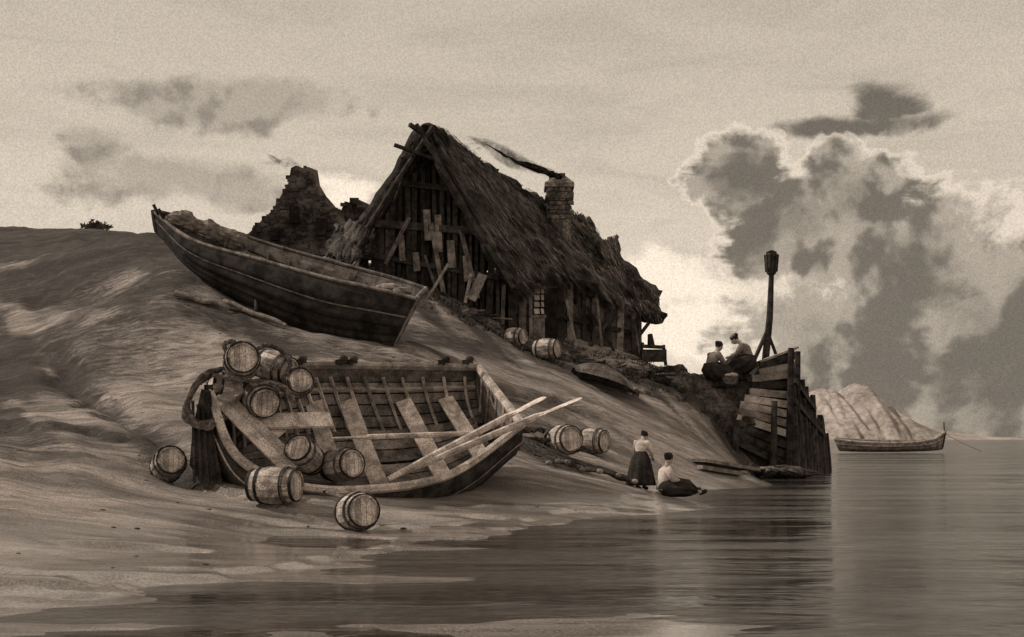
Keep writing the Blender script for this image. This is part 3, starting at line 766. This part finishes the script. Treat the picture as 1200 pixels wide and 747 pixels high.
SITB=dict(pelvis=(0,0,.5),spine=(0,.04,.68),chest=(0,.12,.86),neck=(0,.2,1.0),head=(0,.27,1.1),shL=(-.16,.13,.94),elL=(-.22,.26,.72),wrL=(-.08,.46,.68),
 shR=(.16,.13,.94),elR=(.22,.26,.72),wrR=(.08,.46,.66),hiL=(-.1,.03,.48),knL=(-.15,.44,.5),anL=(-.14,.42,.08),toL=(-.15,.56,.04),hiR=(.1,.03,.48),knR=(.15,.44,.5),anR=(.14,.42,.08),toR=(.15,.56,.04))
skb=[((0,0,.72),(.17,.15)),((0,.02,.6),(.28,.24)),((0,.12,.5),(.35,.26)),((0,.32,.47),(.36,.26)),((0,.42,.33),(.39,.28)),((0,.43,.1),(.43,.33))]
person('seated_woman',P(832,458,42.0),math.radians(-62),1.48,SITB,skb,clothm,clothd,cap=False,apron=[((0,.42,.64),.14),((0,.6,.6),.17),((0,.76,.3),.18)])
person('seated_woman',P(878,450,42.4),math.radians(66),1.56,{**SITB,'head':(0,.32,1.07)},skb,clothm,clothd,cap=True,apron=[((0,.42,.64),.14),((0,.6,.6),.17),((0,.76,.3),.18)])
x=B();p=P(855,440,41.9)
x.tube([p+V((0,0,-.35)),p+V((0,0,-.05))],[.26,.34],14);x.ell(p+V((0,0,0)),(.3,.26,.1),1,jit=.15)
x.obj('fish_basket',[rope,clothl])
def rock(o,c,r,seed):
    nu,nv=16,10;vs=[];fs=[];c=V(c)
    for j in range(nv+1):
        for i in range(nu):
            ph=math.pi*j/nv;th=math.tau*i/nu;d=V((math.sin(ph)*math.cos(th),math.sin(ph)*math.sin(th),math.cos(ph)))
            k=.6+.8*fb1(d.x*2.3+seed+d.z,d.y*2.3+d.z*1.6,4)
            vs.append(c+V((d.x*r[0],d.y*r[1],d.z*r[2]))*k)
    for j in range(nv):
        for i in range(nu): fs.append((j*nu+i,(j+1)*nu+i,(j+1)*nu+(i+1)%nu,j*nu+(i+1)%nu))
    o.add(vs,fs)
x=B()
def rk(px,py,d,rx,ry,rz,seed):
    c=P(px,py,d);o=B();rock(o,(0,0,0),(rx,ry,rz),seed);x.add([V(v)+c for v in o.v],o.f)
for a in ((838,467,42.8,1.2,.9,.75,3),(812,462,43,1.1,.9,.7,5),(866,470,43,1.1,.9,1.0,6),(846,492,42.3,.9,.8,.9,8),(785,448,44,1.0,.8,.5,9),(870,505,42.4,.8,.8,.8,12),(853,448,42.6,.45,.4,.35,15),(790,436,44,.5,.4,.3,16),(880,468,42.9,.8,.7,.8,17)): rk(*a)
for i in range(12): rk(855+i*8,552+random.uniform(-2,3),41-random.random()*1.2,random.uniform(.25,.6),.45,random.uniform(.12,.24),20+i)
x.obj('rocks',[rockm],None,False)
x=B();
for k in range(7):
    t0=math.pi*k/7;t1=math.pi*(k+1)/7;vs=[]
    for i in range(13):
        s=i/12;wd_=math.sin(math.pi*min(1,s*1.15+.03))**.6 if s<.84 else .55
        c0=P(672+84*s,424+30*s,39);c0.z-=.35
        for t in (t0,t1): vs.append(c0+V((0.25*math.cos(t)*wd_*1.2,-math.cos(t)*wd_*.9,math.sin(t)*.6*wd_)))
    x.add(vs,[(2*i,2*i+1,2*i+3,2*i+2) for i in range(12)])
x.obj('upturned_skiff',[M('skiff_wood',.05,.15,3,speck=.5)],None,False)
x=B()
for i in range(60):
    px=random.uniform(550,800);py=392+(px-560)*.22+random.uniform(-4,16);p=P(px,py,42);p.z=hz(p.x,p.y)+.05
    o=B();r=random.uniform(.1,.36);rock(o,(0,0,0),(r*1.3,r,r*.7),40+i);x.add([V(v)+p for v in o.v],o.f)
x.obj('rubble_stones',[rockm],None,False)
x=B()
for i in range(45):
    px=random.uniform(545,760);py=388+(px-560)*.2+random.uniform(-6,10);p=P(px,py,42);p.z=hz(p.x,p.y)+.06
    a=random.uniform(-.6,.6);L=random.uniform(.4,1.4);x.beam(p,p+V((L*math.cos(a),L*math.sin(a)*.6,random.uniform(0,.35)-L*math.cos(a)*.18)),random.uniform(.06,.16),.05,mi=random.choice((0,0,1)))
x.obj('broken_timber',[wood_dark,wood_mid])
x=B();p=G(766,425,45.5)
x.beam(p+V((-.6,0,.0)),p+V((-.45,0,.95)),.12,.12);x.beam(p+V((.5,0,.0)),p+V((.4,0,.85)),.12,.12);x.beam(p+V((-.5,0,.8)),p+V((.45,0,.75)),.4,.12);x.beam(p+V((-.5,-.1,.4)),p+V((.5,-.1,.4)),.3,.5)
x.tube([p+V((-.1,0,.8)),p+V((-.15,0,1.3))],[.16,.1],8)
x.obj('wooden_trestle',[wood_dark])
x=B()
c00,c10,c11,c01=(572,535,27.5),(660,545,27),(736,580,25.8),(640,575,25.5)
def np_(u,v):
    a=P(*c00).lerp(P(*c10),u);b_=P(*c01).lerp(P(*c11),u);p=a.lerp(b_,v);p.x+=.15*math.sin(v*9+u*5);p.z=hz(p.x,p.y)+.05+.2*fb1(u*6+3,v*6,3)
    return p
for i in range(17): x.tube([np_(i/16,k/14) for k in range(15)],.02,3)
for j in range(13): x.tube([np_(k/18,j/12) for k in range(19)],.02,3)
x.tube([np_(1,k/14) for k in range(15)],.05,5);x.tube([np_(k/18,0) for k in range(19)],.05,5);x.tube([np_(k/18,1) for k in range(19)],.045,5)
for k in range(7):
    p=np_(k/6,1);x.ell(p,(.09,.09,.06),1)
x.obj('fishing_net',[netm,wood_mid])
x=B()
for k in range(12):
    a=G(575+k*9,528+k*1.2,28.6,.08);pts=[a+V((.4*math.cos(t+k),.32*math.sin(t+k),.09*(k%3)+.05*math.sin(t*3))) for t in [i*.55 for i in range(12)]];x.tube(pts,.045,5)
x.obj('rope_coil',[netm])
x=B()
for a,b_ in (((735,548,27),(700,546,27.2)),((725,575,25.9),(735,546,26.6)),((640,556,26),(655,575,25.6)),((650,548,26.8),(733,575,25.9))): x.beam(G(*a,.14),G(*b_,.16),.07,.07)
x.obj('driftwood_stakes',[wood_dark])
x=B();x.beam(G(815,540,33.5,.12),G(880,536,36,.2),.7,.1);x.beam(G(820,545,33,.1),G(868,540,34,.1),.25,.12);x.obj('drift_plank',[wood_mid])
def scatter(name,mat,num,fn):
    x=B()
    for k in range(num): fn(x)
    x.obj(name,[mat])
def peb(x):
    px=random.uniform(-14,6);py=random.uniform(11,34);z=hz(px,py)
    if z<.02: return
    r=random.uniform(.012,.035)*(1+1.2*(random.random()<.05));x.ell((px,py,z+r*.1),(r*1.6,r,r*.5),0,nu=6,nv=4,jit=.1)
scatter('beach_pebbles',rockm,130,peb)
def tuft(x):
    px,py=random.uniform(-7,9),random.uniform(40.5,45)
    z=hz(px,py)
    for q in range(9):
        a=random.uniform(-.15,.15);b_=random.uniform(-.15,.15);h_=random.uniform(.06,.2)
        x.add([(px+a-.02,py+b_,z-.02),(px+a+.02,py+b_,z-.02),(px+a*2.2,py+b_*2,z+h_)],[(0,1,2)])
scatter('beach_grass',grassm,450,tuft)
x=B()
for k in range(320):
    p=P(112+random.gauss(0,7),269-abs(random.gauss(0,3.5)),58);r=random.uniform(.08,.22)
    a=random.random()*6;x.add([p,p+V((r*math.cos(a),0,r*math.sin(a))),p+V((r*math.cos(a+1.5),.05,r*math.sin(a+1.5)))],[(0,1,2)])
p=P(112,270,58)
for k in range(7): x.tube([V((p.x,58,hz(p.x,58)-.1)),p+V((random.uniform(-.5,.5),0,.1))],[.05,.02],5)
x.obj('bush',[grassm])
prof=[(905,513),(925,495),(940,458),(962,446),(985,452),(1003,440),(1018,443),(1032,462),(1052,482),(1080,496),(1110,503),(1150,509),(1230,513)]
x=B();nu=150;rows=14;vs=[]
for j in range(rows+1):
    for i in range(nu+1):
        px=905+(1230-905)*i/nu;py=np.interp(px,[p[0] for p in prof],[p[1] for p in prof]);v=j/rows
        top_=P(px,py,620);hh_=max(0,top_.z)
        if v<.6: f=v/.6;z=hh_*f**.8;yo=-60*(1-f)
        else: f=(v-.6)/.4;z=hh_*(1-.5*f);yo=120*f
        nn=fb1(i*.35,v*5,4)-.5;n5=fb1(i*.12+3,0,3)-.5
        vs.append(V((top_.x,620+yo+nn*22*(1-abs(v-.5)),z*(1+nn*.15+n5*.5)-1)))
W=nu+1;x.add(vs,[(j*W+i,j*W+i+1,(j+1)*W+i+1,(j+1)*W+i) for j in range(rows) for i in range(nu)])
x.obj('sea_cliffs',[cliffm],None,True)
# ------------------------------------------------------------ sky / world
wd=bpy.data.worlds.new('World');sc.world=wd;wd.use_nodes=True;nt=wd.node_tree;nt.nodes.clear()
wd.cycles.sampling_method='NONE'
sunv=V((-.80,.12,.70)).normalized()
el=math.asin(sunv.z);az=math.atan2(sunv.x,sunv.y)
out=mk(nt,'ShaderNodeOutputWorld')
sky=mk(nt,'ShaderNodeTexSky');sky.sky_type='NISHITA';sky.sun_disc=False;sky.sun_elevation=el;sky.sun_rotation=az
bw=mk(nt,'ShaderNodeRGBToBW',{0:sky.outputs[0]}).outputs[0]
tc=mk(nt,'ShaderNodeTexCoord').outputs['Generated']
s=mk(nt,'ShaderNodeSeparateXYZ',{0:tc})
azn=math_(nt,'ARCTAN2',s.outputs[0],s.outputs[1])
hyp=math_(nt,'SQRT',math_(nt,'ADD',math_(nt,'MULTIPLY',s.outputs[0],s.outputs[0]),math_(nt,'MULTIPLY',s.outputs[1],s.outputs[1])))
eln=math_(nt,'ARCTAN2',s.outputs[2],hyp)
c1=noise_(nt,tc,8,5,.58,.2)
off=mk(nt,'ShaderNodeVectorMath',{0:tc,1:(-.014,0,.018)},operation='ADD').outputs[0]
c1b=noise_(nt,off,8,4,.58,.2)
c2=noise_(nt,tc,26,4,.65,.3)
mp=mk(nt,'ShaderNodeMapping',{'Vector':tc,'Scale':(1,1,5)}).outputs[0]
c3=noise_(nt,mp,6,4,.6,.6);grain=noise_(nt,tc,700,1,.8)
relief=math_(nt,'SUBTRACT',c1,c1b)
azw=math_(nt,'ADD',azn,math_(nt,'MULTIPLY',math_(nt,'SUBTRACT',c3,.5),.07))
elw=math_(nt,'ADD',eln,math_(nt,'MULTIPLY',math_(nt,'SUBTRACT',c1,.5),.06))
def group(bl):
    cur=None
    for px,py,rx,ry in bl:
        t=(px-600)/F;a0=math.atan(t);e0=math.atan((HY-py)/F/math.sqrt(1+t*t))
        dx=math_(nt,'MULTIPLY',math_(nt,'SUBTRACT',azw,a0),F/rx*(1/(math.cos(a0)**2)));dy=math_(nt,'MULTIPLY',math_(nt,'SUBTRACT',elw,e0),F/ry)
        d=math_(nt,'SQRT',math_(nt,'ADD',math_(nt,'MULTIPLY',dx,dx),math_(nt,'MULTIPLY',dy,dy)))
        v=math_(nt,'SUBTRACT',1.0,d)
        cur=v if cur is None else math_(nt,'SMOOTH_MAX',cur,v,.3)
    return cur
def density(bl,a=1.3,b_=.8,bias=0.0):
    d=group(bl);d=math_(nt,'ADD',d,math_(nt,'MULTIPLY',math_(nt,'SUBTRACT',c1,.5),a));return math_(nt,'ADD',math_(nt,'ADD',d,math_(nt,'MULTIPLY',math_(nt,'SUBTRACT',c2,.5),b_)),bias)
basec=mixc(nt,maprange(nt,eln,0.02,.42),SKY(.66),SKY(.48))
basec=mixc(nt,maprange(nt,c3,.4,.68,0,.40),basec,SKY(.38))
dW=density([(770,335,70,55),(820,385,110,50),(390,225,80,25)],2.6,1.5)
cc_=mixc(nt,maprange(nt,dW,0,.6,0,.9),basec,SKY(.88))
dA=density([(290,118,170,28),(200,214,160,30),(115,175,45,26)],1.8,1.3,.15)
sA=mixc(nt,maprange(nt,relief,-.05,.05),SKY(.36),SKY(.19))
cc_=mixc(nt,maprange(nt,dA,.0,.6,0,.8),cc_,sA)
dB=density([(985,148,120,13),(1035,120,45,26)],1.6,1.2,.22)
cc_=mixc(nt,maprange(nt,dB,.05,.8,0,.92),cc_,SKY(.12))
dC=density([(862,205,46,40),(925,258,66,44),(995,232,66,50),(1065,325,115,75),(1010,415,140,75),(1150,430,140,130)],1.7,1.5,.26)
rim=maprange(nt,dC,-.16,.0,0,.6);cc_=mixc(nt,rim,cc_,SKY(.76))
inner=mixc(nt,maprange(nt,relief,-.05,.04),SKY(.36),SKY(.14))
dep_=maprange(nt,dC,.35,1.2);inner=mixc(nt,math_(nt,'MULTIPLY',dep_,.6),inner,SKY(.12))
cc_=mixc(nt,maprange(nt,dC,-.05,.32,0,.95),cc_,inner)
gr=maprange(nt,grain,.3,.7,.88,1.12)
nb=math_(nt,'ADD',math_(nt,'MULTIPLY',math_(nt,'MINIMUM',bw,6.0),.015),.97)
vm=mk(nt,'ShaderNodeVectorMath',{0:cc_},operation='SCALE');nt.links.new(math_(nt,'MULTIPLY',gr,nb),vm.inputs['Scale'])
bg=mk(nt,'ShaderNodeBackground',{'Color':vm.outputs[0],'Strength':1.0})
nt.links.new(bg.outputs[0],out.inputs[0])
# ------------------------------------------------------------ sun, camera
sl=bpy.data.lights.new('sun','SUN');sl.energy=2.9;sl.angle=math.radians(.6);sl.color=(1,.93,.83)
so=bpy.data.objects.new('sun',sl);sc.collection.objects.link(so);so.rotation_euler=sunv.to_track_quat('Z','Y').to_euler()
cam=bpy.data.cameras.new('camera');cam.sensor_width=36;cam.lens=36*F/1200;cam.shift_y=(HY-373.5)/1200;cam.clip_end=20000;cam.clip_start=.1
co_=bpy.data.objects.new('camera',cam);sc.collection.objects.link(co_);co_.location=(0,0,H);co_.rotation_euler=(math.radians(90),0,0)
sc.camera=co_
sc.view_settings.view_transform='Standard';sc.view_settings.look='None';sc.view_settings.exposure=0
